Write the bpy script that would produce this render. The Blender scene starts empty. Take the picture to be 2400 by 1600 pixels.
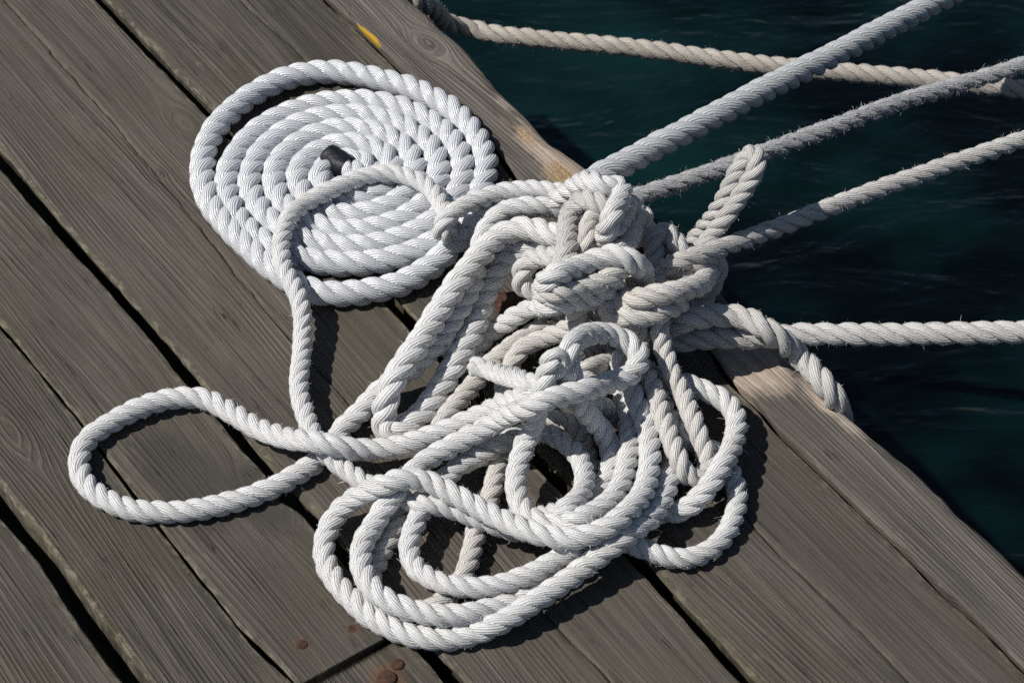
import bpy, math, random
import numpy as np
from mathutils import Vector

random.seed(7)
rng = np.random.default_rng(7)
R = math.radians
scene = bpy.context.scene
col = scene.collection

# ------------------------------------------------------------------ camera
ELEV = R(45.0)            # camera looks down this much
CAM_H = 1.52
FPX = 5600.0              # focal length in pixels of a 2400 px wide picture
cam_data = bpy.data.cameras.new('camera')
cam = bpy.data.objects.new('camera', cam_data)
col.objects.link(cam)
cam.location = (0, 0, CAM_H)
cam.rotation_euler = (math.pi / 2 - ELEV, 0, 0)
cam_data.sensor_width = 36.0
cam_data.lens = FPX / 2400 * 36.0
cam_data.clip_start = 0.05
cam_data.clip_end = 500
cam_data.dof.use_dof = True
cam_data.dof.focus_distance = 2.14
cam_data.dof.aperture_fstop = 14.0
scene.camera = cam

# ------------------------------------------------------------------ sky, sun, exposure
SUN_EL = R(52)
SUN_AZ = R(10)             # shadows fall to +x, turned this much towards +y
world = bpy.data.worlds.new('World')
scene.world = world
world.use_nodes = True
wn = world.node_tree
sky = wn.nodes.new('ShaderNodeTexSky')
sky.sky_type = 'NISHITA'
sky.sun_disc = False
sky.sun_elevation = SUN_EL
# the sun stands on the -x side
sun_from = Vector((-math.cos(SUN_AZ) * math.cos(SUN_EL), -math.sin(SUN_AZ) * math.cos(SUN_EL), math.sin(SUN_EL)))
sky.sun_rotation = math.atan2(sun_from.x, sun_from.y)
sky.altitude = 0
sky.dust_density = 0.6
bg = wn.nodes['Background']
bg.inputs['Strength'].default_value = 0.05
wn.links.new(sky.outputs[0], bg.inputs[0])
sun_data = bpy.data.lights.new('sun', 'SUN')
sun_data.energy = 4.7
sun_data.angle = R(0.55)
sun_data.color = (1.0, 0.955, 0.89)
sun = bpy.data.objects.new('sun', sun_data)
col.objects.link(sun)
sun.rotation_euler = sun_from.to_track_quat('Z', 'Y').to_euler()
sun.location = (-3, 0, 4)
vs = scene.view_settings
vs.view_transform = 'Standard'
vs.look = 'None'
vs.exposure = 0.0
vs.gamma = 1.0
vs.use_curve_mapping = False
scene.cycles.use_denoising = False

# ------------------------------------------------------------------ helpers
CAMV = np.array([0, 0, CAM_H])
FWD = np.array([0, math.cos(ELEV), -math.sin(ELEV)])
UPV = np.array([0, math.sin(ELEV), math.cos(ELEV)])


def P(u, v, z=0.0):
    """where the line of sight through photo pixel (u, v) meets the height z"""
    d = np.array([(u - 1200) / FPX, 0, 0]) + UPV * ((800 - v) / FPX) + FWD
    k = (z - CAM_H) / d[2]
    return CAMV + d * k


def tag(o, label=None, cat=None, group=None, kind=None):
    if label: o['label'] = label
    if cat: o['category'] = cat
    if group: o['group'] = group
    if kind: o['kind'] = kind
    return o


def mesh_obj(name, verts, faces, mat=None, parent=None, smooth=True, attrs=None):
    me = bpy.data.meshes.new(name)
    verts = np.asarray(verts, dtype=np.float32)
    faces = np.asarray(faces, dtype=np.int32)
    n = faces.shape[1]
    me.vertices.add(len(verts))
    me.vertices.foreach_set('co', verts.ravel())
    me.loops.add(faces.size)
    me.loops.foreach_set('vertex_index', faces.ravel())
    me.polygons.add(len(faces))
    me.polygons.foreach_set('loop_start', np.arange(0, faces.size, n, dtype=np.int32))
    me.polygons.foreach_set('loop_total', np.full(len(faces), n, dtype=np.int32))
    me.polygons.foreach_set('use_smooth', np.full(len(faces), smooth))
    me.update(calc_edges=True)
    if attrs:
        for an, av in attrs.items():
            av = np.asarray(av, dtype=np.float32)
            if av.ndim == 1:
                a = me.attributes.new(an, 'FLOAT', 'POINT')
                a.data.foreach_set('value', av)
            else:
                a = me.attributes.new(an, 'FLOAT_VECTOR', 'POINT')
                a.data.foreach_set('vector', av.ravel())
    me.validate()
    o = bpy.data.objects.new(name, me)
    col.objects.link(o)
    if mat: me.materials.append(mat)
    if parent: o.parent = parent
    return o


def empty(name, loc=(0, 0, 0)):
    o = bpy.data.objects.new(name, None)
    o.empty_display_size = 0.05
    o.location = loc
    col.objects.link(o)
    return o


def parent_keep(o, p):
    """parent to an Empty that is only moved: mesh data is in world space"""
    o.parent = p
    o.location = -Vector(p.location)


def vnoise(n, step, seed, amp=1.0):
    """smooth 1-D value noise, n samples, one lattice point every `step` samples"""
    r = np.random.default_rng(seed)
    k = int(n / step) + 4
    lat = r.uniform(-1, 1, k)
    x = np.arange(n) / step
    i = x.astype(int)
    f = x - i
    f = f * f * (3 - 2 * f)
    return amp * (lat[i] * (1 - f) + lat[i + 1] * f)


class NT:
    """tiny node-graph helper"""
    def __init__(self, name):
        self.mat = bpy.data.materials.new(name)
        self.mat.use_nodes = True
        self.nt = self.mat.node_tree
        self.bsdf = self.nt.nodes['Principled BSDF']

    def n(self, typ, **kw):
        nd = self.nt.nodes.new(typ)
        for k, v in kw.items():
            setattr(nd, k, v)
        return nd

    def link(self, a, b):
        self.nt.links.new(a, b)

    def val(self, inp, x):
        if isinstance(x, (int, float)):
            inp.default_value = x
        elif isinstance(x, tuple):
            inp.default_value = x if len(x) == len(inp.default_value) else (*x, 1)
        else:
            self.link(x, inp)

    def math(self, op, a, b=0.0, c=0.0, clamp=False):
        nd = self.n('ShaderNodeMath', operation=op, use_clamp=clamp)
        for i, x in enumerate((a, b, c)):
            self.val(nd.inputs[i], x)
        return nd.outputs[0]

    def vmul(self, v, s):
        nd = self.n('ShaderNodeVectorMath', operation='MULTIPLY')
        self.val(nd.inputs[0], v)
        nd.inputs[1].default_value = s
        return nd.outputs[0]

    def noise(self, vec, scale=1.0, detail=2.0, rough=0.5, dist=0.0):
        nd = self.n('ShaderNodeTexNoise')
        self.link(vec, nd.inputs['Vector'])
        nd.inputs['Scale'].default_value = scale
        nd.inputs['Detail'].default_value = detail
        nd.inputs['Roughness'].default_value = rough
        nd.inputs['Distortion'].default_value = dist
        return nd.outputs[0]

    def remap(self, x, a, b, c=0.0, d=1.0):
        nd = self.n('ShaderNodeMapRange', clamp=True)
        self.val(nd.inputs[0], x)
        for i, q in enumerate((a, b, c, d)):
            nd.inputs[i + 1].default_value = q
        return nd.outputs[0]

    def mix(self, f, a, b, blend='MIX'):
        nd = self.n('ShaderNodeMix', data_type='RGBA', blend_type=blend)
        self.val(nd.inputs[0], f)
        self.val(nd.inputs[6], a)
        self.val(nd.inputs[7], b)
        return nd.outputs[2]

    def attr(self, name, out='Fac'):
        nd = self.n('ShaderNodeAttribute')
        nd.attribute_name = name
        return nd.outputs[out]

    def bump(self, h, strength=1.0, dist=0.001, normal=None):
        nd = self.n('ShaderNodeBump')
        nd.inputs['Strength'].default_value = strength
        nd.inputs['Distance'].default_value = dist
        self.link(h, nd.inputs['Height'])
        if normal: self.link(normal, nd.inputs['Normal'])
        return nd.outputs[0]


# ------------------------------------------------------------------ materials
def rope_material(name, base, stain, rough=0.5, spec=0.5, sheen=0.0, stain_amt=0.5, fib=1.0, yarns=13, ydepth=0.0007):
    m = NT(name)
    geo = m.n('ShaderNodeNewGeometry').outputs['Position']
    blot = m.remap(m.noise(geo, 22, 3, 0.6), 0.48, 0.75)
    blot = m.math('MULTIPLY', blot, stain_amt)
    tone = m.noise(geo, 260, 3, 0.6)
    c = m.mix(blot, base, stain)
    c = m.mix(m.remap(tone, 0.3, 0.75, 0.0, 0.22), c, tuple(x * 0.62 for x in stain))
    dirt = m.remap(m.noise(geo, 65, 4, 0.7), 0.60, 0.78, 0, 0.55 * stain_amt)
    c = m.mix(dirt, c, tuple(x * 0.55 for x in stain))
    c = m.mix(m.remap(m.noise(m.attr('yarn', 'Vector'), 1.0, 2, 0.6), 0.5, 0.9, 0, 0.25), c, tuple(min(1, x * 1.12) for x in base))
    m.link(c, m.bsdf.inputs['Base Color'])
    m.bsdf.inputs['Roughness'].default_value = rough
    m.bsdf.inputs['Specular IOR Level'].default_value = spec
    m.bsdf.inputs['Sheen Weight'].default_value = sheen
    m.bsdf.inputs['Sheen Roughness'].default_value = 0.5
    h = m.noise(m.attr('yarn', 'Vector'), 1.0, 3, 0.65)
    h2 = m.noise(geo, 1500, 2, 0.6)
    hh = m.math('ADD', h, m.math('MULTIPLY', h2, 0.5))
    # the yarns of a strand: rounded ridges winding round it
    sep = m.n('ShaderNodeSeparateXYZ')
    m.link(m.attr('turn', 'Vector'), sep.inputs[0])
    th = m.math('ARCTAN2', sep.outputs[1], sep.outputs[0])
    th = m.math('ADD', th, m.math('MULTIPLY', m.math('SUBTRACT', m.noise(geo, 160, 2, 0.5), 0.5), 0.28))
    yh = m.math('POWER', m.math('ABSOLUTE', m.math('SINE', m.math('MULTIPLY', th, yarns / 2))), 0.7)
    nb = m.bump(yh, 1.0, ydepth)
    m.link(m.bump(hh, 0.6 * fib, 0.0009, nb), m.bsdf.inputs['Normal'])
    return m.mat


M_COIL = rope_material('glossy_white_rope', (0.69, 0.715, 0.75), (0.60, 0.585, 0.56), 0.27, 1.0, 0.0, 0.25, 0.5, 16, 0.0008)
M_WHITE = rope_material('white_rope', (0.73, 0.735, 0.74), (0.63, 0.60, 0.54), 0.45, 0.55, 0.1, 0.45, 1.0)
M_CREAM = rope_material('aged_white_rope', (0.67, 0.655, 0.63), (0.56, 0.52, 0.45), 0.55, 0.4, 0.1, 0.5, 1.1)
M_SHADE = rope_material('painted_shade_rope', (0.50, 0.515, 0.535), (0.41, 0.42, 0.435), 0.45, 0.5, 0.1, 0.3, 0.9)  # shade on the thick taut line is mixed into this base colour
M_SHADEF = rope_material('frayed_painted_shade_rope', (0.47, 0.475, 0.49), (0.35, 0.355, 0.365), 0.65, 0.3, 0.15, 0.5, 1.5)  # grey base also stands in for shade along the thin frayed line
M_TAN = rope_material('tan_rope', (0.50, 0.465, 0.415), (0.38, 0.34, 0.29), 0.65, 0.3, 0.1, 0.6, 1.2)
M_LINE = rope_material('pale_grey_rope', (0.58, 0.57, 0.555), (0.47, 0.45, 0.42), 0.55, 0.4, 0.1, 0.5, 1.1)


def wood_material(name, dark, light, olive, beam=False):
    m = NT(name)
    p = m.attr('grain', 'Vector')          # (along, across, board number)
    ring = m.attr('ring')
    sx = m.n('ShaderNodeSeparateXYZ')
    m.link(p, sx.inputs[0])
    cx = m.n('ShaderNodeCombineXYZ')
    m.link(sx.outputs[0], cx.inputs[0]); m.link(ring, cx.inputs[1]); m.link(sx.outputs[2], cx.inputs[2])
    q = cx.outputs[0]
    a = m.noise(m.vmul(p, (5, 38, 7.3)), 1, 4, 0.6)
    b = m.noise(m.vmul(p, (22, 850, 7.3)), 1, 3, 0.6)
    b2 = m.noise(m.vmul(q, (6, 250, 3.3)), 1, 3, 0.6, 0.2)
    c = m.noise(m.vmul(p, (7, 12, 5.1)), 1, 4, 0.62)
    c2 = m.noise(m.vmul(p, (16, 22, 11.7)), 1, 5, 0.65)
    grit = m.noise(m.vmul(p, (900, 1400, 1)), 1, 3, 0.7)
    ph = m.math('ADD', m.math('MULTIPLY', ring, 2 * math.pi / 0.0046),
                m.math('MULTIPLY', m.noise(m.vmul(p, (2.5, 55, 9.1)), 1, 3, 0.55), 16.0))
    line = m.math('POWER', m.math('MULTIPLY_ADD', m.math('SINE', ph), 0.5, 0.5), 3.2)
    vis = m.remap(m.noise(m.vmul(p, (3.5, 11, 2.7)), 1, 3, 0.5), 0.42, 0.66)
    if beam:
        vis = m.math('MULTIPLY_ADD', vis, 0.6, 0.4)
    line = m.math('MULTIPLY', line, vis)
    b3 = m.noise(m.vmul(q, (9, 520, 17.1)), 1, 2, 0.5)
    cen = lambda x, k: m.math('MULTIPLY', m.math('SUBTRACT', x, 0.5), k)
    t = m.math('ADD', 0.40, cen(a, 0.55))
    t = m.math('ADD', t, cen(m.remap(b2, 0.36, 0.64), 0.34))
    t = m.math('ADD', t, cen(m.remap(b3, 0.38, 0.62), 0.30))
    t = m.math('ADD', t, cen(b, 0.30))
    t = m.math('ADD', t, m.math('MULTIPLY', line, 0.34))
    t = m.math('ADD', t, cen(grit, 0.45))
    col_ = m.mix(m.remap(t, 0.0, 1.0), dark, light)
    col_ = m.mix(m.remap(c, 0.48, 0.72, 0, 0.65), col_, olive)
    tone_ = m.noise(m.vmul(p, (3.0, 9, 3.9)), 1, 3, 0.6)
    col_ = m.mix(m.remap(tone_, 0.36, 0.66, 0.45, 0.0), col_, (0.034, 0.031, 0.028))
    soot = m.remap(m.math('ADD', m.attr('dirt'), m.math('MULTIPLY', m.math('SUBTRACT', c2, 0.5), 0.8)), 0.30, 0.60, 0, 0.8)
    col_ = m.mix(soot, col_, (0.030, 0.028, 0.027))
    spk = m.remap(m.noise(m.vmul(p, (240, 420, 1)), 1, 3, 0.7), 0.62, 0.72, 0, 0.45)
    col_ = m.mix(spk, col_, (0.030, 0.027, 0.022))
    spk2 = m.remap(m.noise(m.vmul(p, (300, 500, 6)), 1, 2, 0.7), 0.68, 0.76, 0, 0.5)
    col_ = m.mix(spk2, col_, (0.20, 0.185, 0.16))
    brd = m.noise(m.vmul(p, (0.25, 0.25, 57.31)), 1, 1, 0.5)
    col_ = m.mix(m.remap(brd, 0.35, 0.65, 0.0, 0.30), col_, (0.135, 0.118, 0.098))
    warm = m.noise(m.vmul(p, (4, 18, 21.3)), 1, 3, 0.5)
    col_ = m.mix(m.remap(warm, 0.55, 0.75, 0, 0.30), col_, (0.105, 0.080, 0.064))
    # weather checks: thin dark splits along the grain
    hair = m.noise(m.vmul(p, (3.2, 150, 13.7)), 1, 2, 0.4)
    split = m.remap(m.math('ABSOLUTE', m.math('SUBTRACT', hair, 0.5)), 0.0, 0.012, 1.0, 0.0)
    split = m.math('MULTIPLY', split, m.remap(c2, 0.52, 0.66))
    col_ = m.mix(m.math('MULTIPLY', split, 0.8), col_, (0.018, 0.016, 0.013))
    # green algae film along the gaps and in patches
    alg = m.math('MULTIPLY', m.attr('lip'), m.remap(c2, 0.35, 0.6))
    col_ = m.mix(m.math('MULTIPLY', alg, 0.45), col_, (0.085, 0.08, 0.042))
    pale = m.math('MULTIPLY', m.attr('lip'), m.remap(m.noise(m.vmul(p, (70, 160, 4.4)), 1, 4, 0.7), 0.48, 0.62))
    col_ = m.mix(m.math('MULTIPLY', pale, 0.55), col_, (0.27, 0.245, 0.185))
    # rubbed areas show paler wood
    w = m.attr('worn')
    wn_ = m.math('ADD', w, m.math('MULTIPLY', m.math('SUBTRACT', c2, 0.5), 0.9))
    wn_ = m.math('ADD', wn_, m.math('MULTIPLY', m.math('SUBTRACT', line, 0.4), 0.25))
    wmask = m.remap(wn_, 0.38, 0.62)
    wcol = m.mix(m.remap(b2, 0.35, 0.65), (0.46, 0.39, 0.33), (0.31, 0.25, 0.20))
    col_ = m.mix(wmask, col_, wcol)
    tan = m.remap(m.math('ADD', m.attr('rub'), m.math('MULTIPLY', m.math('SUBTRACT', c2, 0.5), 1.6)), 0.30, 0.80)
    col_ = m.mix(tan, col_, m.mix(m.remap(m.noise(m.vmul(p, (260, 420, 1)), 1, 3, 0.6), 0.35, 0.65), (0.24, 0.16, 0.085), (0.45, 0.32, 0.19)))
    # paint
    pt = m.math('ADD', m.attr('paint'), m.math('MULTIPLY', m.math('SUBTRACT', m.noise(m.vmul(p, (60, 420, 1)), 1, 4, 0.75), 0.5), 1.6))
    pm = m.remap(pt, 0.42, 0.52)
    col_ = m.mix(pm, col_, (0.46, 0.27, 0.025))
    rs = m.math('ADD', m.attr('rust'), m.math('MULTIPLY', m.math('SUBTRACT', c2, 0.5), 0.7))
    col_ = m.mix(m.remap(rs, 0.35, 0.9, 0, 0.75), col_, (0.13, 0.058, 0.026))
    m.link(col_, m.bsdf.inputs['Base Color'])
    m.bsdf.inputs['Roughness'].default_value = 0.82
    m.bsdf.inputs['Specular IOR Level'].default_value = 0.28
    h = m.math('ADD', m.math('MULTIPLY', line, 0.75), m.math('MULTIPLY', b, 0.55))
    h = m.math('ADD', h, m.math('MULTIPLY', b2, 0.6))
    h = m.math('ADD', h, m.math('MULTIPLY', b3, 0.7))
    h = m.math('ADD', h, m.math('MULTIPLY', grit, 0.5))
    h = m.math('SUBTRACT', h, m.math('MULTIPLY', split, 1.3))
    h = m.math('ADD', h, m.math('MULTIPLY', m.math('MULTIPLY', tan, m.noise(m.vmul(p, (350, 500, 1)), 1, 3, 0.6)), 1.6))
    m.link(m.bump(h, 1.0, 0.0013), m.bsdf.inputs['Normal'])
    return m.mat


M_PLANK = wood_material('weathered_plank', (0.021, 0.0185, 0.0150), (0.178, 0.157, 0.130), (0.066, 0.059, 0.035))
M_BEAM = wood_material('weathered_beam', (0.036, 0.032, 0.028), (0.270, 0.243, 0.212), (0.100, 0.090, 0.074), beam=True)


def rust_material(name, a, b):
    m = NT(name)
    g = m.n('ShaderNodeNewGeometry').outputs['Position']
    nz = m.noise(g, 180, 4, 0.65)
    m.link(m.mix(m.remap(nz, 0.35, 0.65), a, b), m.bsdf.inputs['Base Color'])
    m.bsdf.inputs['Roughness'].default_value = 0.85
    m.bsdf.inputs['Metallic'].default_value = 0.15
    m.link(m.bump(m.noise(g, 420, 4, 0.7), 0.8, 0.002), m.bsdf.inputs['Normal'])
    return m.mat


M_RUST = rust_material('rusty_iron', (0.030, 0.016, 0.011), (0.105, 0.045, 0.024))
M_TAPE = NT('black_tape')
M_TAPE.bsdf.inputs['Base Color'].default_value = (0.006, 0.008, 0.012, 1)
M_TAPE.bsdf.inputs['Roughness'].default_value = 0.5
M_TAPE.bsdf.inputs['Specular IOR Level'].default_value = 0.3
_g = M_TAPE.n('ShaderNodeNewGeometry').outputs['Position']
M_TAPE.link(M_TAPE.bump(M_TAPE.noise(_g, 120, 3, 0.6), 0.5, 0.003), M_TAPE.bsdf.inputs['Normal'])
M_TAPE = M_TAPE.mat


def water_material():
    m = NT('sea_water')
    g = m.n('ShaderNodeNewGeometry').outputs['Position']
    tint = m.remap(m.noise(g, 2.2, 3, 0.55), 0.42, 0.75)
    m.link(m.mix(tint, (0.0003, 0.0016, 0.0019), (0.0036, 0.0215, 0.0220)), m.bsdf.inputs['Base Color'])
    m.bsdf.inputs['Roughness'].default_value = 0.06
    m.bsdf.inputs['IOR'].default_value = 1.33
    h = m.noise(m.vmul(g, (0.75, 1.5, 1)), 4.5, 3, 0.55, 0.8)
    h2 = m.noise(m.vmul(g, (0.8, 1.6, 1)), 19, 3, 0.6, 1.2)
    hh = m.math('ADD', h, m.math('MULTIPLY', h2, 0.16))
    m.link(m.bump(hh, 1.0, 0.018), m.bsdf.inputs['Normal'])
    return m.mat


M_WATER = water_material()

# ------------------------------------------------------------------ dock: planks and edge beam
# plank direction and crossways direction on the ground, from the long gap between two boards
gA, gB = P(224, 0), P(1739, 1600)
AX = (gB - gA) / np.linalg.norm(gB - gA)          # along the planks, towards the viewer's right
PX = np.array([-AX[1], AX[0], 0.0])               # across, towards the water
if PX[0] < 0: PX = -PX


def st(u, v, z=0.0):
    w = P(u, v, z)
    return np.array([w @ AX, w @ PX])


def edge_curve(pts, s, extra=0.0, z=0.0):
    q = np.array([st(u, v, z) for u, v in pts])
    o = np.argsort(q[:, 0])
    q = q[o]
    lin = np.polyfit(q[:, 0], q[:, 1], 1)
    y = np.interp(s, q[:, 0], q[:, 1])
    # beyond the traced stretch run on along the mean direction
    lo, hi = q[0], q[-1]
    y = np.where(s < lo[0], lo[1] + lin[0] * (s - lo[0]), y)
    y = np.where(s > hi[0], hi[1] + lin[0] * (s - hi[0]), y)
    k = np.ones(5) / 5
    yp = np.pad(y, 2, mode='edge')
    return np.convolve(yp, k, mode='valid') + extra


S0 = min(st(0, 0)[0], st(1100, 0)[0], st(0, 800)[0]) - 0.5
S1 = max(st(2400, 1600)[0], st(300, 1600)[0], st(2400, 1200)[0]) + 0.5
DS = 0.005

G1L = [(224, 0), (497, 283), (902, 706), (1246, 1080), (1463, 1300), (1600, 1444), (1739, 1600)]
G1R = [(241, 0), (516, 283), (927, 706), (1272, 1080), (1490, 1300), (1626, 1444), (1768, 1600)]
G2L = [(0, 392), (119, 533), (323, 754), (439, 900), (582, 1066), (632, 1120), (640, 1158), (655, 1178), (694, 1188), (741, 1243), (984, 1525), (1050, 1600)]
G2R = [(0, 358), (146, 533), (357, 771), (466, 904), (602, 1066), (716, 1192), (765, 1243), (1004, 1519), (1080, 1600)]
J3 = [(0, 761), (202, 1006), (245, 1066), (322, 1166), (367, 1226), (480, 1370), (575, 1488), (690, 1600)]
G4L = [(0, 1202), (95, 1311), (190, 1460), (296, 1600)]
G4R = [(0, 1144), (102, 1270), (211, 1423), (347, 1600)]
J2 = [(10, 0), (100, 98), (306, 335), (456, 515), (560, 650), (680, 795), (900, 1035), (1150, 1300), (1286, 1443), (1436, 1600)]
J1 = [(585, 20), (650, 75), (712, 137), (1150, 590), (1756, 1216), (1810, 1280), (1925, 1390), (2040, 1500), (2137, 1600)]
BIN = [(769, 0), (800, 30), (848, 71), (912, 133), (946, 170), (1001, 206), (1035, 226), (1072, 252), (1116, 292), (1140, 323),
       (1164, 354), (1191, 391), (1211, 422), (1290, 490), (1671, 822), (1702, 876), (1726, 904), (1753, 924), (1790, 965),
       (1818, 1002), (1882, 1066), (2022, 1199), (2120, 1290), (2199, 1372), (2294, 1457), (2399, 1563)]
BOUT = [(973, 0), (1004, 24), (1045, 65), (1096, 105), (1123, 139), (1143, 170), (1167, 201), (1232, 262), (1256, 289),
        (1280, 316), (1344, 360), (1388, 395), (1682, 666), (1733, 718), (1870, 848), (1967, 941), (1991, 968), (2042, 1006),
        (2110, 1066), (2175, 1117), (2212, 1151), (2260, 1209), (2314, 1250), (2358, 1287), (2399, 1328)]
BEAM_TOP = 0.005

deck = empty('dock_deck')
tag(deck, 'weathered grey timber dock deck of long planks with an edge beam', None, None, 'structure')


def gauss(S, T, u, v, ls, lt, z=0.0, ang=0.0):
    c = st(u, v, z)
    ds, dt = S - c[0], T - c[1]
    return np.exp(-((ds / ls) ** 2 + (dt / lt) ** 2))


def make_board(name, left, right, number, mat, top=0.0, thick=0.095, crack=None, crack_w=0.0011, s0=None, s1=None,
               knots=(), edge_r=0.0045, edge_rr=0.0028, worn=(), rub=(), paint=(), rust=(), dirt=(), lip_amt=1.0, undercut=0.013, rough_edge=0.0008, crack_range=None, crack_depth=0.014):
    s = np.arange(S0 if s0 is None else s0, (S1 if s1 is None else s1) + DS * 0.5, DS)
    n = len(s)
    L = left(s) + vnoise(n, 7, number * 13 + 1, rough_edge) + vnoise(n, 2.2, number * 13 + 5, rough_edge * 0.5)
    Rr = right(s) + vnoise(n, 7, number * 13 + 2, rough_edge) + vnoise(n, 2.2, number * 13 + 6, rough_edge * 0.5)
    cols, zc, lip = [], [], []
    # rounded left edge
    prof = [(undercut * 1.15, -thick), (undercut, -0.024), (0.0, -edge_r), (edge_r * 0.13, -edge_r * 0.5), (edge_r * 0.5, -edge_r * 0.14), (edge_r, 0.0)]
    profr = [(0.0, -thick), (0.0, -0.018), (0.0, -edge_rr), (edge_rr * 0.13, -edge_rr * 0.5), (edge_rr * 0.5, -edge_rr * 0.14), (edge_rr, 0.0)]
    w = Rr - L
    chips = np.abs(vnoise(n, 5, number * 31 + 3, 0.0022)) + np.abs(vnoise(n, 1.7, number * 31 + 4, 0.0010))
    for x, z in prof:
        cols.append(L + x + (chips * 0.5 if z > -0.019 and z < -0.001 else 0))
        zc.append(np.full(n, z) - (chips if z > -0.002 else 0) * 0.25)
        lip.append(np.full(n, 1.0))
    m = 44
    inner = [(i / m) for i in range(1, m)]
    if crack is not None:
        C = crack(s) + vnoise(n, 3, number * 17 + 9, 0.0008) + vnoise(n, 1.3, number * 17 + 8, 0.0004)
        wd = crack_w * (0.45 + 0.8 * np.abs(vnoise(n, 9, number * 17 + 4, 1.0)))
        if crack_range is not None:
            a, b = crack_range
            wd = wd * np.clip((s - a) / 0.08, 0, 1) * np.clip((b - s) / 0.08, 0, 1)
        dep = crack_depth * np.clip(wd / 0.0005, 0, 1)
        h = m // 2
        for i in range(1, h):
            cols.append(L + edge_r + (C - 0.004 - L - edge_r) * i / h)
            zc.append(np.zeros(n)); lip.append(np.zeros(n))
        for dx, dz, wf in ((-0.004, 0, 0), (-0.0005, -0.0004, 1), (0.0, -0.3, 1), (0, -1, 0), (0.0, -0.3, -1), (0.0005, -0.0004, -1), (0.004, 0, 0)):
            cols.append(C + dx - wd * 0.5 * wf)
            zc.append(dep * dz if abs(dz) >= 0.3 else np.full(n, dz))
            lip.append(np.full(n, 0.25 if abs(dx) < 0.003 else 0.1))
        for i in range(1, h):
            cols.append(C + 0.004 + (Rr - edge_rr - C - 0.004) * i / h)
            zc.append(np.zeros(n)); lip.append(np.zeros(n))
    else:
        for f in inner:
            cols.append(L + edge_r + (w - edge_r - edge_rr) * f)
            zc.append(np.zeros(n)); lip.append(np.zeros(n))
    chips2 = np.abs(vnoise(n, 5, number * 37 + 3, 0.0018)) + np.abs(vnoise(n, 1.7, number * 37 + 4, 0.0008))
    for x, z in profr[::-1]:
        cols.append(Rr - x - (chips2 * 0.5 if z > -0.019 and z < -0.001 else 0))
        zc.append(np.full(n, z) - (chips2 if z > -0.002 else 0) * 0.25)
        lip.append(np.full(n, 0.8))
    T = np.stack(cols, 1)
    Z = np.stack(zc, 1)
    LIP = np.stack(lip, 1)
    # soft fall-off of the lip tint
    dl = np.minimum(T - L[:, None], Rr[:, None] - T)
    LIP = np.maximum(LIP, np.exp(-(dl / 0.0045) ** 2)) * lip_amt
    S = np.repeat(s[:, None], T.shape[1], 1)
    nc = T.shape[1]
    # gentle cupping and unevenness
    f = (T - L[:, None]) / w[:, None]
    Z = Z + (-(4 * f * (1 - f)) * 0.0012 + 0.0006) * (Z > -0.02)
    Z = Z + 0.0007 * np.sin(S * 31 + number) * np.sin(T * 67 + number * 2) * (Z > -0.02)
    # grain: growth lines flow round the knots
    ring = T + 0.010 * np.sin(S * 2.1 + number * 1.7) + 0.004 * np.sin(S * 6.3 + T * 40 + number) + number * 0.37
    for (u, v, ls, lt) in knots:
        c = st(u, v, top)
        dS, dT = S - c[0], T - c[1]
        rho2 = (dS / ls) ** 2 + (dT / lt) ** 2 + 1e-6
        rho = np.sqrt(rho2)
        out = -dT / np.maximum(rho2, 1.0) * np.exp(-np.maximum(rho - 1, 0) * 0.35)
        ins = (rho < 1)
        ring = np.where(ins, ring + out * 0 - dT + 0.012 * (rho - 1), ring + out)
        Z = Z + np.where(Z > -0.002, 0.0012 * np.exp(-rho2 * 1.2), 0)
    W = np.zeros_like(S); RU = np.zeros_like(S); PA = np.zeros_like(S); RS = np.zeros_like(S); DI = np.zeros_like(S)
    for g in worn: W = np.maximum(W, g[-1] * gauss(S, T, *g[:-1]))
    for g in rub: RU = np.maximum(RU, g[-1] * gauss(S, T, *g[:-1]))
    for g in paint: PA = np.maximum(PA, g[-1] * gauss(S, T, *g[:-1]))
    for g in dirt: DI = np.maximum(DI, g[-1] * gauss(S, T, *g[:-1]))
    for g in rust: RS = np.maximum(RS, g[-1] * gauss(S, T, *g[:-1]))
    X = S[..., None] * AX + T[..., None] * PX
    X[..., 2] = Z + top
    # close the bottom and the ends
    V = X.reshape(-1, 3)
    idx = np.arange(n * nc).reshape(n, nc)
    q = np.stack([idx[:-1, :-1], idx[1:, :-1], idx[1:, 1:], idx[:-1, 1:]], -1).reshape(-1, 4)
    bot = np.stack([idx[:-1, -1], idx[1:, -1], idx[1:, 0], idx[:-1, 0]], -1).reshape(-1, 4)
    ends = []
    for row, flip in ((0, False), (n - 1, True)):
        a = idx[row]
        for i in range(nc // 2 - 1):
            e = [a[i], a[i + 1], a[nc - 2 - i], a[nc - 1 - i]]
            ends.append(e[::-1] if flip else e)
    faces = np.concatenate([q, bot, np.array(ends)])
    if np.cross(AX, PX)[2] < 0: faces = faces[:, ::-1]
    grain = np.stack([S, T + np.where(f < 0.5, 1, -1) * np.minimum(Z, 0) * (np.abs(f - 0.5) > 0.49), np.full_like(S, float(number))], -1).reshape(-1, 3)
    o = mesh_obj(name, V, faces, mat, deck, True,
                 dict(grain=grain, ring=ring.ravel(), lip=LIP.ravel(), worn=W.ravel(), rub=RU.ravel(), paint=PA.ravel(), rust=RS.ravel(), dirt=DI.ravel()))
    return o


def cv(pts, extra=0.0, z=0.0):
    return lambda s: edge_curve(pts, s, extra, z)


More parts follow.
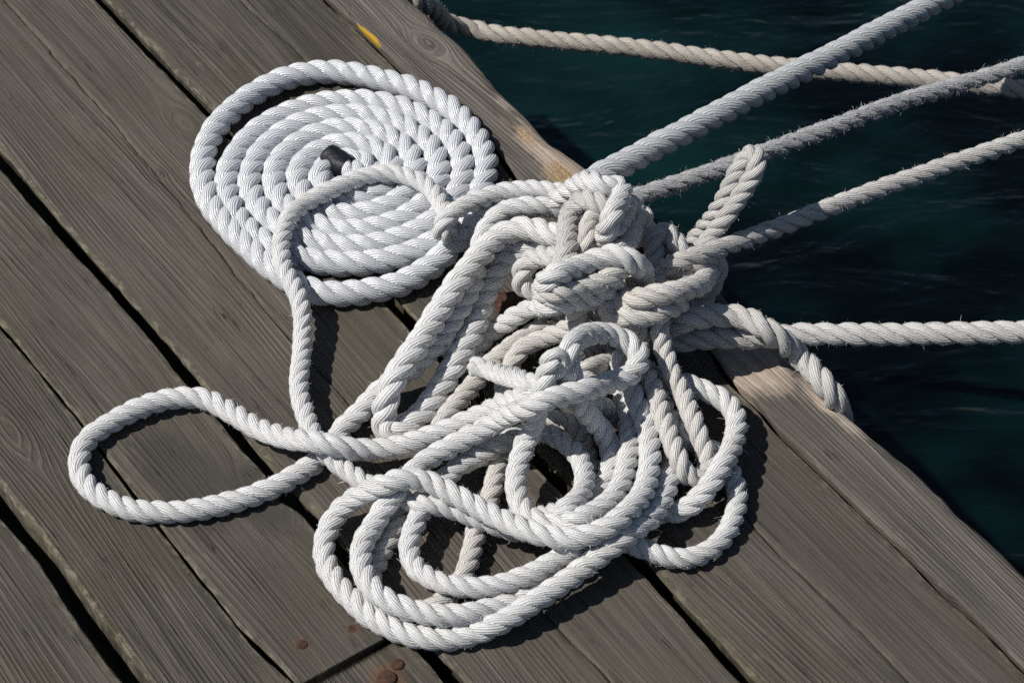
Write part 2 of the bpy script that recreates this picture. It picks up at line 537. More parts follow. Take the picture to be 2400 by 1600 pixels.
sc_ = lambda u, v: st(u, v)[0]
s_butt = (sc_(731, 1600) + sc_(909, 1501)) / 2
plank_a = make_board('plank', lambda s: edge_curve(G4L, s) - 0.19, cv(G4L), 1, M_PLANK, top=-0.004)
plank_b = make_board('plank', cv(G4R, 0.0015), cv(J3, -0.0008), 2, M_PLANK, knots=[(30, 1010, 0.05, 0.012)], rough_edge=0.0009, undercut=0.004)
plank_c = make_board('plank', cv(J3, 0.0008), cv(G2L), 3, M_PLANK, s1=s_butt - 0.0022, knots=[(640, 1165, 0.05, 0.016)],
                     rust=[(707, 1508, 0.012, 0.009, 0.7), (827, 1471, 0.012, 0.009, 0.7)], dirt=[(430, 1115, 0.075, 0.035, 0.95), (600, 1160, 0.05, 0.03, 0.9)], rough_edge=0.0009, edge_r=0.002)
plank_d = make_board('plank', cv(J3, 0.0012), cv(G2L), 4, M_PLANK, s0=s_butt + 0.0022, top=-0.002,
                     rust=[(905, 1585, 0.022, 0.018, 1.0)])
plank_e = make_board('plank', cv(G2R, 0.0015), cv(G1L), 5, M_PLANK, crack=cv(J2), crack_w=0.0009, edge_r=0.0035,
                     knots=[(440, 292, 0.035, 0.014), (372, 405, 0.008, 0.005)])
plank_f = make_board('plank', cv(G1R, 0.0015), cv(BIN, -0.0034), 6, M_PLANK, crack=cv(J1), crack_w=0.0010, edge_r=0.0035, knots=[(1500, 1170, 0.03, 0.01)])
beam = make_board('edge_beam', cv(BIN, 0.0010, BEAM_TOP), cv(BOUT, 0, BEAM_TOP), 8, M_BEAM, top=BEAM_TOP, thick=0.16, edge_r=0.003, lip_amt=0.15, undercut=0.010, edge_rr=0.012,
                  knots=[(1005, 100, 0.030, 0.014), (1015, 40, 0.02, 0.01)], rough_edge=0.0010,
                  worn=[(1300, 370, 0.085, 0.03, BEAM_TOP, 0, 0.85), (1180, 240, 0.03, 0.012, BEAM_TOP, 0, 0.6), (1760, 850, 0.055, 0.045, BEAM_TOP, 0, 0.9),
                        (1960, 955, 0.075, 0.016, BEAM_TOP, 0, 0.85)],
                  rub=[(1235, 320, 0.030, 0.010, BEAM_TOP, 0, 0.75), (1320, 415, 0.035, 0.018, BEAM_TOP, 0, 0.95), (1185, 285, 0.02, 0.007, BEAM_TOP, 0, 0.6),
                       (1790, 815, 0.03, 0.010, BEAM_TOP, 0, 0.55)],
                  paint=[(868, 84, 0.026, 0.0030, BEAM_TOP, 0, 0.95)])
tag(beam, 'weathered edge beam with worn outer edge and yellow paint mark')

# joists under the planks: they carry the deck and close the view through the gaps
for k, off in enumerate((-0.62, 0.0, 0.62)):
    c = s_butt + off - 0.01
    t0, t1 = st(-400, 1600)[1] - 0.4, edge_curve(BIN, np.array([c]))[0] + 0.02
    vv = []
    for ds_ in (-0.045, 0.045):
        for t_ in (t0, t1):
            for z_ in (-0.25, -0.101):
                p_ = AX * (c + ds_) + PX * t_
                vv.append((p_[0], p_[1], z_))
    ff = [(0, 1, 3, 2), (4, 6, 7, 5), (0, 4, 5, 1), (2, 3, 7, 6), (1, 5, 7, 3), (0, 2, 6, 4)]
    gg = np.array([[t, s_, 20.0 + k] for s_, t in ((0, 0), (0, .1), (0, 2), (0, 2.1), (.1, 0), (.1, .1), (.1, 2), (.1, 2.1))])
    mesh_obj('joist', vv, ff, M_PLANK, deck, False, dict(grain=gg, ring=np.zeros(8)))


# rusty nail heads in the planks
def nail(u, v, rad, parent, label=None):
    c = P(u, v, 0.0)
    vs_, fs_ = [], []
    prof = [(rad, -0.004), (rad * 1.0, 0.0002), (rad * 0.85, 0.0011), (rad * 0.45, 0.0016), (0.0002, 0.0017)]
    nseg = 14
    rr = np.random.default_rng(int(u))
    wob = 1 + rr.uniform(-0.08, 0.08, nseg)
    for (x, z) in prof:
        for k in range(nseg):
            a = 2 * math.pi * k / nseg
            vs_.append((c[0] + x * wob[k] * math.cos(a), c[1] + x * wob[k] * math.sin(a), z - 0.0012))
    for i in range(len(prof) - 1):
        for k in range(nseg):
            k2 = (k + 1) % nseg
            fs_.append((i * nseg + k, i * nseg + k2, (i + 1) * nseg + k2, (i + 1) * nseg + k))
    return mesh_obj('nail', vs_, fs_, M_RUST, parent)


nail(707, 1508, 0.0052, plank_c)
nail(827, 1471, 0.0052, plank_c)
nail(905, 1585, 0.0080, plank_d)
nail(932, 1553, 0.0055, plank_d)

# water: one sheet to the horizon
WZ = -0.75
water = mesh_obj('water', [(-200, -100, WZ), (200, -100, WZ), (200, 300, WZ), (-200, 300, WZ)], [(0, 1, 2, 3)], M_WATER, None, False)
tag(water, kind='structure')

# ------------------------------------------------------------------ ropes
HU = 0.018                 # one rope layer
ROPES = []


def rope(name, label, cat, pts, r=0.009, mat=None, fixed=False, fuzz=6, fray=0.022, pitch=2.25, group=None, world=None, cap0=False, cap1=False, selfpush=True, lay=0.0, phase=None, order=None):
    """pts: (u, v, layer) along the rope as seen in the photo; the layer gives the height above the deck"""
    if world is None:
        w = np.array([P(u, v, r + h * HU) for u, v, h in pts])
        pri = np.array([h for _, _, h in pts], dtype=float)
    else:
        w, pri = world
    # centripetal Catmull-Rom, then even steps
    q = np.vstack([2 * w[0] - w[1], w, 2 * w[-1] - w[-2]])
    hp = np.concatenate([[pri[0]], pri, [pri[-1]]])
    out, oh = [], []
    for i in range(1, len(q) - 2):
        p0, p1, p2, p3 = q[i - 1], q[i], q[i + 1], q[i + 2]
        t1 = np.linalg.norm(p1 - p0) ** 0.5 + 1e-9
        t2 = t1 + np.linalg.norm(p2 - p1) ** 0.5 + 1e-9
        t3 = t2 + np.linalg.norm(p3 - p2) ** 0.5 + 1e-9
        m = max(3, int(np.linalg.norm(p2 - p1) / 0.0012))
        t = np.linspace(t1, t2, m, endpoint=False)[:, None]
        a1 = (t1 - t) / t1 * p0 + t / t1 * p1
        a2 = (t2 - t) / (t2 - t1) * p1 + (t - t1) / (t2 - t1) * p2
        a3 = (t3 - t) / (t3 - t2) * p2 + (t - t2) / (t3 - t2) * p3
        b1 = (t2 - t) / t2 * a1 + t / t2 * a2
        b2 = (t3 - t) / (t3 - t1) * a2 + (t - t1) / (t3 - t1) * a3
        out.append((t2 - t) / (t2 - t1) * b1 + (t - t1) / (t2 - t1) * b2)
        f = np.linspace(0, 1, m, endpoint=False)
        oh.append(hp[i] * (1 - f) + hp[i + 1] * f)
    C = np.vstack(out + [w[-1:]])
    H = np.concatenate(oh + [pri[-1:]])
    d = np.concatenate([[0], np.cumsum(np.linalg.norm(np.diff(C, axis=0), axis=1))])
    n = max(6, int(d[-1] / 0.003) + 1)
    s = np.linspace(0, d[-1], n)
    C = np.stack([np.interp(s, d, C[:, k]) for k in range(3)], 1)
    H = np.interp(s, d, H)
    for _ in range(2):
        C[1:-1] = 0.25 * C[:-2] + 0.5 * C[1:-1] + 0.25 * C[2:]
    ROPES.append(dict(name=name, label=label, cat=cat, C=C, H=H, r=r, mat=mat, fixed=fixed, fuzz=fuzz, fray=fray, pitch=pitch,
                      group=group, cap0=cap0, cap1=cap1, selfpush=selfpush))
    return ROPES[-1]


# --- the flat spiral coil
rc = 0.0124
cz = P(822, 412, rc)
kpx = np.linalg.norm(cz - CAMV) / FPX
tail = [(1250, 492, 2.3), (1215, 495, 2.0), (1160, 503, 1.7), (1112, 520, 1.3), (1082, 550, .9), (1050, 587, .5), (1010, 625, .2), (945, 662, .05), (869, 681, 0), (778, 688, 0),
        (715, 675, 0), (655, 640, 0), (600, 595, 0), (538, 533, 0), (490, 470, 0), (474, 400, 0), (495, 317, 0), (557, 248, 0),
        (644, 194, 0), (732, 170, 0), (811, 171, 0), (899, 189, 0), (977, 213, 0), (1053, 253, 0), (1104, 304, 0), (1134, 360, 0),
        (1137, 410, 0), (1118, 470, 0), (1080, 525, 0)]
wpts = [P(u, v, rc + h * HU) for u, v, h in tail]
hpts = [h for _, _, h in tail]
for ph in range(-40, 1706, 15):
    rad = (300 - 54 * ph / 360.0) * kpx * (1 + 0.008 * math.sin(ph * 0.031))
    wpts.append(np.array([cz[0] - math.sin(R(ph)) * rad, cz[1] - math.cos(R(ph)) * rad, rc + 0.0006 * math.sin(ph * 0.05)]))
    hpts.append(0.0)
for (u, v, h) in [(850, 428, .05), (830, 406, .2), (800, 388, .25), (774, 370, .25)]:
    wpts.append(P(u, v, rc + h * HU))
    hpts.append(h)
coil = rope('coiled_rope', 'thick glossy white rope laid in a flat spiral coil with a black taped end', 'rope', None, rc, M_COIL,
            fuzz=0.6, fray=0.006, pitch=2.3, world=(np.array(wpts), np.array(hpts)), selfpush=False)

rope('rope', 'white rope arching over the spiral coil, then running straight down the deck beside it', 'rope',
     [(1400, 470, 3.0), (1344, 456, 3.0), (1290, 447, 2.9), (1242, 443, 2.8), (1174, 450, 2.6), (1106, 475, 2.6), (1072, 491, 2.6), (1046, 512, 2.4), (1033, 534, 2.0), (1037, 550, 1.6), (1050, 548, 1.3), (1052, 525, 1.2),
      (1042, 495, 1.2), (1028, 468, 1.2), (1005, 440, 1.2), (972, 420, 1.2), (927, 406, 1.2), (869, 410, 1.2), (812, 428, 1.2), (755, 455, 1.2), (709, 480, 1.2),
      (679, 508, 1.3), (663, 545, 1.3), (658, 586, 1.3), (665, 628, 1.3), (686, 667, 1.25), (702, 706, 1.1), (709, 745, .9), (710, 771, .8),
      (706, 839, .6), (701, 890, .5), (702, 924, .4), (711, 958, .3), (722, 990, .1), (745, 1035, 0), (779, 1076, .1), (808, 1099, .2),
      (840, 1122, .3), (890, 1150, .3), (949, 1172, .4), (995, 1179, .5), (1041, 1188, .6), (1087, 1202, .7), (1133, 1219, .7), (1180, 1238, .5), (1230, 1250, .4)],
     0.0088, M_WHITE, fuzz=7)

rope('rope', 'white rope lying in the long open loop at the far left of the tangle', 'rope',
     [(1340, 500, 3.2), (1310, 489, 3.2), (1272, 485, 3.1), (1226, 484, 3.0), (1190, 494, 2.9), (1160, 513, 2.8), (1138, 540, 2.6), (1126, 575, 2.4), (1120, 610, 2.3), (1113, 645, 2.2), (1101, 681, 2.2),
      (1079, 723, 2.1), (1055, 764, 1.9), (1028, 802, 1.6), (994, 839, 1.4), (953, 873, 1.1), (903, 903, .7), (870, 936, .4), (841, 970, .25), (806, 1000, .1),
      (780, 1040, 0), (749, 1076, 0), (697, 1110, 0), (646, 1139, 0), (595, 1160, 0), (527, 1180, 0), (459, 1194, 0), (391, 1200, 0), (323, 1196, 0),
      (265, 1179, 0), (222, 1154, 0), (194, 1122, 0), (185, 1086, 0), (192, 1050, 0), (216, 1020, 0), (265, 987, .05), (340, 951, .1), (390, 936, .1), (432, 931, .1),
      (476, 934, .1), (515, 951, .1), (561, 979, .2), (612, 1007, .3), (663, 1024, .6), (714, 1032, .9), (749, 1037, 1.0), (795, 1046, 1.0), (841, 1053, .8), (886, 1053, .7),
      (932, 1046, .8), (978, 1032, 1.0), (1024, 1016, 1.1), (1070, 998, 1.2), (1116, 977, 1.3), (1162, 954, 1.4), (1208, 936, 1.4), (1245, 929, 1.3),
      (1290, 924, 1.0), (1340, 914, .8), (1390, 900, .5)],
     0.0098, M_WHITE, fuzz=7)

rope('rope', 'white rope hanging from the knot in a narrow pointed bight over the deck', 'rope',
     [(1335, 562, 3.3), (1304, 554, 3.4), (1270, 542, 3.4), (1230, 535, 3.4), (1192, 543, 3.3), (1160, 562, 3.2), (1130, 592, 3.1), (1100, 627, 3.0), (1073, 660, 2.9),
      (1048, 699, 2.7), (1021, 740, 2.5), (998, 779, 2.4), (970, 820, 2.3), (941, 862, 2.1), (916, 903, 1.8), (904, 945, 1.2), (900, 985, .35), (908, 1015, 0),
      (927, 1016, 0), (950, 1003, 0), (984, 975, 0), (1018, 931, .1), (1048, 883, .2), (1072, 839, .5), (1096, 798, .9), (1116, 754, 1.2), (1127, 717, 1.5),
      (1140, 679, 1.8), (1161, 645, 2.0), (1184, 615, 2.2), (1218, 591, 2.5), (1256, 574, 2.6), (1310, 570, 2.8)],
     0.0114, M_WHITE, fuzz=8)

rope('rope', 'white rope with the raised round loop in the middle of the pile and right-hand ring', 'rope',
     [(1270, 1225, .2), (1300, 1218, .3), (1346, 1204, .5), (1373, 1186, .8), (1399, 1160, .9), (1419, 1135, .9), (1431, 1101, .9), (1433, 1066, .9), (1424, 1032, .9),
      (1403, 1000, .9), (1376, 968, 1.0), (1358, 930, 1.1), (1343, 890, 1.4), (1333, 850, 2.0), (1333, 822, 2.7), (1351, 797, 3.2), (1385, 781, 3.5), (1424, 782, 3.6),
      (1465, 796, 3.6), (1490, 818, 3.5), (1498, 846, 3.3), (1482, 873, 3.1), (1447, 892, 2.7), (1378, 911, 2.3), (1309, 929, 2.2), (1241, 952, 2.1), (1172, 981, 1.9),
      (1116, 1014, 1.7), (1070, 1038, 1.5), (1024, 1064, 1.25), (990, 1085, 1.0), (965, 1108, .8), (940, 1138, .5), (919, 1165, .5), (897, 1195, .5), (876, 1229, .5),
      (855, 1263, .6), (846, 1298, .7), (848, 1332, .7), (862, 1364, .7), (890, 1394, .6), (926, 1415, .5), (972, 1431, .4), (1020, 1440, .4), (1072, 1441, .3),
      (1140, 1430, .2), (1208, 1408, .1), (1259, 1380, .1), (1310, 1350, 0), (1370, 1310, 0), (1440, 1265, 0), (1500, 1225, 0), (1559, 1197, .1), (1587, 1199, .3),
      (1617, 1185, .5), (1644, 1160, .8), (1667, 1131, 1.0), (1690, 1096, .95), (1711, 1059, .75), (1722, 1027, .6), (1727, 995, .6), (1723, 970, .6), (1708, 948, .6),
      (1685, 931, .6), (1657, 918, .6), (1620, 904, .5), (1590, 895, .4), (1560, 888, .3), (1525, 875, .2), (1490, 850, .3), (1470, 810, .8), (1460, 770, 1.2)],
     0.0097, M_WHITE, fuzz=8)

rope('rope', 'white rope making the outermost wide loop nearest the viewer', 'rope',
     [(1545, 960, 0), (1575, 1000, .1), (1585, 1040, .1), (1577, 1085, .3), (1568, 1124, .5), (1557, 1160, .6), (1541, 1190, .7), (1518, 1220, .9), (1473, 1250, 1.1),
      (1429, 1285, 1.0), (1378, 1321, .9), (1327, 1360, .8), (1276, 1393, .7), (1225, 1428, .6), (1174, 1457, .4), (1123, 1480, .2), (1072, 1495, 0), (1004, 1496, 0),
      (936, 1479, 0), (885, 1456, 0), (851, 1430, 0), (820, 1400, 0), (790, 1366, 0), (770, 1332, 0), (760, 1300, 0), (760, 1270, .05), (769, 1240, .1), (787, 1208, .2),
      (812, 1181, .4), (846, 1158, .7), (885, 1140, 1.0), (926, 1127, 1.3), (968, 1121, 1.4), (1007, 1130, 1.4), (1041, 1147, 1.4), (1076, 1165, 1.4), (1110, 1183, 1.4),
      (1144, 1202, 1.45), (1179, 1219, 1.45), (1225, 1239, 1.45), (1275, 1253, 1.45), (1310, 1260, 1.45), (1344, 1261, 1.5), (1378, 1254, 1.5), (1413, 1241, 1.5),
      (1447, 1219, 1.5), (1477, 1192, 1.5), (1500, 1165, 1.5), (1514, 1135, 1.5), (1521, 1100, 1.45), (1524, 1060, 1.5), (1520, 1020, 1.3), (1510, 985, 1.2),
      (1496, 950, 1.1), (1480, 915, 1.1), (1465, 880, 1.2), (1450, 840, 1.2)],
     0.0096, M_WHITE, fuzz=9)

rope('rope', 'white rope with the lower right ring, the inner front loop and small centre ring', 'rope',
     [(1545, 925, .1), (1562, 965, .4), (1582, 998, .5), (1608, 1027, .5), (1642, 1043, .4), (1676, 1058, .2), (1702, 1088, .1), (1720, 1122, .1), (1728, 1150, .1), (1727, 1181, 0),
      (1718, 1216, 0), (1702, 1250, 0), (1675, 1280, 0), (1636, 1302, 0), (1600, 1309, 0), (1548, 1300, 0), (1507, 1284, 0), (1473, 1272, 0), (1425, 1266, .3), (1371, 1278, .7),
      (1327, 1297, .8), (1276, 1326, .8), (1248, 1342, .8), (1202, 1360, .8), (1156, 1372, .8), (1098, 1376, .8), (1053, 1371, .8), (1014, 1358, .7), (979, 1335, .6),
      (963, 1309, .5), (959, 1275, .5), (968, 1241, .5), (982, 1210, .5), (1000, 1175, .3), (1022, 1140, .4), (1053, 1112, .6), (1092, 1082, .7), (1138, 1059, .8),
      (1179, 1039, .8), (1206, 1023, .8), (1240, 1013, .8), (1275, 1014, .9), (1310, 1029, 1.0), (1344, 1055, 1.0), (1365, 1089, .9), (1371, 1124, .9), (1362, 1158, .9),
      (1338, 1183, .8), (1308, 1199, .7), (1270, 1208, .5), (1235, 1212, .4), (1200, 1208, .3)],
     0.0089, M_WHITE, fuzz=8)

rope('rope', 'cream white rope dropping from the knot under the pile and across the front loops', 'rope',
     [(1400, 700, 2.5), (1358, 714, 2.4), (1351, 749, 2.0), (1328, 772, 1.7), (1286, 788, 1.4), (1245, 804, 1.2), (1218, 822, 1.1), (1204, 845, .9), (1190, 875, .7),
      (1182, 910, .5), (1181, 950, .2), (1179, 1000, .2), (1174, 1045, .2), (1168, 1085, .2), (1161, 1119, .3), (1154, 1150, .3), (1138, 1190, .2), (1121, 1227, .1),
      (1110, 1275, 0), (1098, 1321, 0), (1082, 1360, 0), (1050, 1397, 0), (1005, 1428, 0), (950, 1446, 0), (900, 1437, 0), (866, 1408, 0), (860, 1378, 0), (873, 1344, 0),
      (897, 1290, 0), (920, 1254, .05), (938, 1218, .1), (955, 1175, .1), (975, 1125, .1), (995, 1080, .2), (1015, 1030, .3), (1040, 985, .3), (1070, 945, .3),
      (1104, 906, .4), (1135, 868, .5), (1156, 845, .6), (1180, 826, .7), (1208, 806, .6), (1240, 786, .4), (1280, 760, .5)],
     0.0090, M_CREAM, fuzz=9)

rope('rope', 'short white rope with a blunt cut end pointing left in the middle of the pile', 'rope',
     [(1105, 858, 1.5), (1137, 863, 1.4), (1172, 877, 1.4), (1218, 889, 1.4), (1252, 902, 1.3), (1290, 920, 1.1), (1330, 938, .7), (1375, 945, .4), (1413, 953, .2),
      (1442, 972, .1), (1470, 1000, 0)], 0.0088, M_WHITE, fuzz=8, cap0=True)

rope('rope', 'white rope in a long narrow bight right of the raised loop, beside the edge beam', 'rope',
     [(1500, 690, 2.6), (1530, 705, 2.2), (1541, 735, 1.9), (1543, 762, 1.7), (1551, 797, 1.5), (1562, 841, 1.3), (1580, 887, 1.2), (1598, 921, 1.2), (1614, 958, 1.2),
      (1628, 990, 1.1), (1638, 1022, .8), (1650, 1055, .6), (1658, 1085, .4), (1652, 1108, .3), (1634, 1122, .3), (1613, 1117, .4), (1597, 1090, .7), (1582, 1055, 1.1),
      (1569, 1020, 1.2), (1555, 986, 1.3), (1545, 955, 1.4), (1537, 921, 1.5), (1523, 891, 1.5), (1509, 860, 1.4), (1500, 825, 1.3), (1500, 790, 1.4), (1492, 755, 1.6), (1475, 720, 1.9)],
     0.0088, M_CREAM, fuzz=9)

rope('rope', 'white rope rising through the centre of the pile into a short raised bend', 'rope',
     [(1440, 870, .9), (1456, 913, .9), (1468, 944, .9), (1475, 978, 1.0), (1477, 1032, 1.0), (1472, 1073, 1.0), (1463, 1112, 1.1), (1449, 1147, 1.1), (1429, 1174, 1.1),
      (1399, 1197, 1.0), (1365, 1213, .9), (1320, 1226, .7), (1275, 1226, .7), (1240, 1212, .8), (1222, 1188, .9), (1212, 1158, 1.1), (1209, 1123, 1.2), (1218, 1078, 1.4),
      (1234, 1032, 1.5), (1248, 1000, 1.5), (1257, 970, 1.5), (1266, 937, 1.6), (1275, 905, 2.0), (1284, 870, 2.6), (1292, 845, 3.0), (1302, 833, 3.1), (1311, 843, 2.6), (1317, 868, 1.9),
      (1326, 905, .9), (1350, 940, .3)],
     0.0096, M_WHITE, fuzz=8)

rope('rope', 'short white rope slanting out under the left side of the knot', 'rope',
     [(1330, 680, 2.0), (1290, 700, 1.7), (1268, 710, 1.5), (1241, 724, 1.2), (1208, 742, 1.0), (1179, 760, .7), (1149, 779, .4), (1128, 803, .2), (1105, 840, 0), (1080, 880, 0)],
     0.0094, M_WHITE, fuzz=3)
rope('rope', 'short piece of cream rope lying under the middle of the pile', 'rope',
     [(1240, 990, .2), (1280, 982, .3), (1321, 987, .4), (1350, 1003, .4), (1362, 1030, .2), (1378, 1075, 0), (1392, 1130, 0), (1385, 1165, 0)], 0.0088, M_CREAM, fuzz=5)
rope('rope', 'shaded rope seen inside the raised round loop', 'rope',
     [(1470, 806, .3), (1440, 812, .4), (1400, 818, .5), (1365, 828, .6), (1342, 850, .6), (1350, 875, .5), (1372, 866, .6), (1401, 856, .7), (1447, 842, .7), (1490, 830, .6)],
     0.0086, M_CREAM, fuzz=5)

# --- the knot on the cleat
KG = 'ropes of the knot'
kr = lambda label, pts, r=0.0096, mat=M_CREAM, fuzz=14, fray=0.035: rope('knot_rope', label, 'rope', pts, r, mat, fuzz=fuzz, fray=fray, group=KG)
kr('frayed white rope over the very top of the knot', [(1300, 470, 3.6), (1330, 452, 4.2), (1350, 436, 4.6), (1378, 423, 4.8), (1405, 430, 4.8), (1428, 440, 4.9), (1450, 434, 5.0), (1460, 454, 5.0),
    (1447, 483, 4.9), (1430, 515, 4.7), (1420, 545, 4.2), (1405, 575, 3.6)], mat=M_WHITE, fuzz=18)
kr('fuzzy grey-white rope hooked over the front of the knot like an arch', [(1430, 520, 3.6), (1420, 492, 4.3), (1400, 474, 4.6), (1375, 467, 4.8), (1352, 478, 4.9), (1337, 502, 4.9), (1331, 533, 4.9), (1331, 565, 4.8),
    (1328, 600, 4.5), (1315, 628, 4.0), (1300, 650, 3.4)], 0.0100, M_LINE, 30, 0.05)
kr('thin twisted cream rope standing inside the arch of the knot', [(1440, 540, 3.5), (1420, 515, 4.0), (1398, 506, 4.3), (1383, 516, 4.5), (1377, 541, 4.5), (1375, 570, 4.5), (1372, 600, 4.2), (1365, 625, 3.6), (1350, 655, 3.0)], 0.0082, M_CREAM, 8, 0.02)
kr('cream rope slanting down behind the arch of the knot', [(1490, 480, 3.8), (1474, 477, 4.2), (1463, 505, 4.4), (1442, 533, 4.4), (1418, 552, 4.1), (1395, 570, 3.5)], 0.0092)
kr('shaded cream rope rounding the right shoulder of the knot', [(1470, 480, 3.3), (1495, 492, 3.4), (1512, 518, 3.3), (1515, 548, 3.0), (1505, 580, 2.7), (1490, 610, 2.5)])
kr('frayed cream rope slanting across the right of the knot', [(1500, 500, 3.5), (1488, 525, 3.9), (1478, 553, 4.2), (1464, 578, 4.2), (1445, 600, 3.8)], fuzz=24, fray=0.05)
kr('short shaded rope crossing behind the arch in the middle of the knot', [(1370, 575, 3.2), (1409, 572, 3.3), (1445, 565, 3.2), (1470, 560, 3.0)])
kr('white rope wrapped round the front of the knot', [(1500, 668, 3.0), (1509, 645, 3.9), (1494, 620, 4.8), (1467, 604, 5.0), (1437, 597, 5.0), (1405, 605, 5.0), (1375, 618, 5.0), (1341, 631, 4.9), (1306, 643, 4.7),
    (1284, 655, 4.3), (1276, 674, 3.5), (1288, 690, 2.9)], 0.0100, M_WHITE, 10)
kr('frayed white rope just below the front wrap of the knot', [(1268, 690, 3.2), (1284, 684, 3.9), (1318, 685, 4.3), (1363, 676, 4.5), (1409, 660, 4.5), (1439, 644, 4.3), (1460, 624, 3.4)], 0.0094, M_CREAM, 22, 0.04)
kr('matted white rope along the bottom of the knot', [(1264, 716, 3.0), (1282, 714, 3.6), (1318, 711, 3.9), (1363, 701, 4.0), (1405, 686, 3.9), (1442, 666, 3.4)], 0.0100, M_WHITE, 34, 0.05)
kr('cream rope bulging out of the left side of the knot', [(1330, 620, 3.2), (1305, 608, 3.5), (1280, 600, 3.7), (1256, 603, 3.7), (1233, 620, 3.6), (1221, 645, 3.2), (1228, 672, 2.6), (1250, 684, 2.2), (1285, 680, 2.0)])
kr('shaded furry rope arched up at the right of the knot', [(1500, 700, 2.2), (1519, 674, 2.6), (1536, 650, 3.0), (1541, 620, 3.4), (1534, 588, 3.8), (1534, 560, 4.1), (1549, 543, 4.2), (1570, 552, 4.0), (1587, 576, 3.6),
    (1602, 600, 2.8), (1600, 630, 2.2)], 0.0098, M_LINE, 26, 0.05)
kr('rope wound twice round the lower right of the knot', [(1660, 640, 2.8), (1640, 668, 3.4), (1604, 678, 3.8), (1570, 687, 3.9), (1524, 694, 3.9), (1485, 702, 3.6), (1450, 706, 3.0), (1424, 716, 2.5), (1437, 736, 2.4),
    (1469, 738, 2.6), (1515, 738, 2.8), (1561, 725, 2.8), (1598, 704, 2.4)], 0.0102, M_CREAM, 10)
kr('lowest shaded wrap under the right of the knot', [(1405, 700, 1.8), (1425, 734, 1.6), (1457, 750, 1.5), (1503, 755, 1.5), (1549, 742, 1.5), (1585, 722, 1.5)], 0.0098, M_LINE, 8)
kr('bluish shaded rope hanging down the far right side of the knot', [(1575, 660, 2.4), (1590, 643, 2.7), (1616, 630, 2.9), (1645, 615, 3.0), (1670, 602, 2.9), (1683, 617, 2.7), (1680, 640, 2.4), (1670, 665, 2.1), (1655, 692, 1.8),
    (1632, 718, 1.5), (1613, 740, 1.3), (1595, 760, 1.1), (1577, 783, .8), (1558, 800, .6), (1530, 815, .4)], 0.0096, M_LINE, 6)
kr('short rope crossing between the front wrap and the lower right wraps', [(1400, 700, 2.0), (1430, 690, 2.4), (1465, 676, 2.6), (1495, 660, 2.6), (1520, 650, 2.4)])
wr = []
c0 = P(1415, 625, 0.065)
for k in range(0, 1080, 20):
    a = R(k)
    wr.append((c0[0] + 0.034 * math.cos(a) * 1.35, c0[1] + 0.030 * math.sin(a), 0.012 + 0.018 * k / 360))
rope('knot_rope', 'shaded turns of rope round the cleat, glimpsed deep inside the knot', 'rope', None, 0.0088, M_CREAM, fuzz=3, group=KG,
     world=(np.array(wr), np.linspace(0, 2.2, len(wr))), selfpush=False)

# --- the bight that sticks up, the hitch and the taut lines
rope('rope_bight', 'stiff doubled rope bight sticking up from the knot over the water', 'rope',
     [(1600, 602, 2.0), (1618, 574, 2.4), (1640, 547, 3.0), (1664, 518, 4.0), (1692, 474, 5.2), (1713, 432, 6.0), (1737, 386, 6.8), (1754, 362, 7.2), (1772, 362, 7.5),
      (1774, 392, 7.2), (1752, 432, 6.4), (1727, 473, 5.6), (1697, 514, 4.8), (1671, 548, 3.6), (1646, 577, 2.8), (1620, 602, 2.2)], 0.0084, M_LINE, fuzz=8, selfpush=False)
rope('mooring_line', 'thick smooth mooring line with shade painted in grey, running taut to the upper right corner', 'mooring line',
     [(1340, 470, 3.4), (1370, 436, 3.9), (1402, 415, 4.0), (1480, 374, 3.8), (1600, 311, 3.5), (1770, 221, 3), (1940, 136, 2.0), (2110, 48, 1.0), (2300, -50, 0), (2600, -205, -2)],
     0.0126, M_SHADE, fixed=True, fuzz=2.5, fray=0.01, pitch=2.3)
rope('mooring_line', 'thin frayed mooring line with shade painted in grey, the middle one below the thick line', 'mooring line',
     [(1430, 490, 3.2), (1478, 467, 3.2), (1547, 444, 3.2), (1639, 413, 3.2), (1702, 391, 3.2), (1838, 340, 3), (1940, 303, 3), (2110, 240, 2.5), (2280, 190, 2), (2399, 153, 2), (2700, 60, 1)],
     0.0086, M_SHADEF, fixed=True, fuzz=45, fray=0.085, pitch=3.2)
rope('mooring_line', 'pale mooring line slanting up to the right from behind the knot, below the bight', 'mooring line',
     [(1520, 650, 3.2), (1545, 634, 4.0), (1581, 617, 4.4), (1640, 597, 4.4), (1712, 573, 4.0), (1790, 545, 3.6), (1850, 523, 3.3), (1940, 488, 3.1), (2042, 449, 3), (2178, 402, 3), (2280, 367, 3), (2399, 327, 3), (2700, 225, 3)],
     0.0087, M_LINE, fixed=True, fuzz=16, fray=0.04, pitch=3.0)
rope('mooring_line', 'pale mooring line running level to the right edge over the beam', 'mooring line',
     [(1520, 802, .9), (1560, 801, 1.1), (1618, 796, 1.35), (1664, 792, 1.45), (1721, 791, 1.5), (1778, 791, 1.5), (1872, 783, 1.6), (2000, 783, 2), (2110, 783, 2.2), (2399, 778, 2.8), (2700, 775, 3.4)],
     0.0102, M_LINE, fixed=True, fuzz=14, fray=0.035, pitch=2.8)
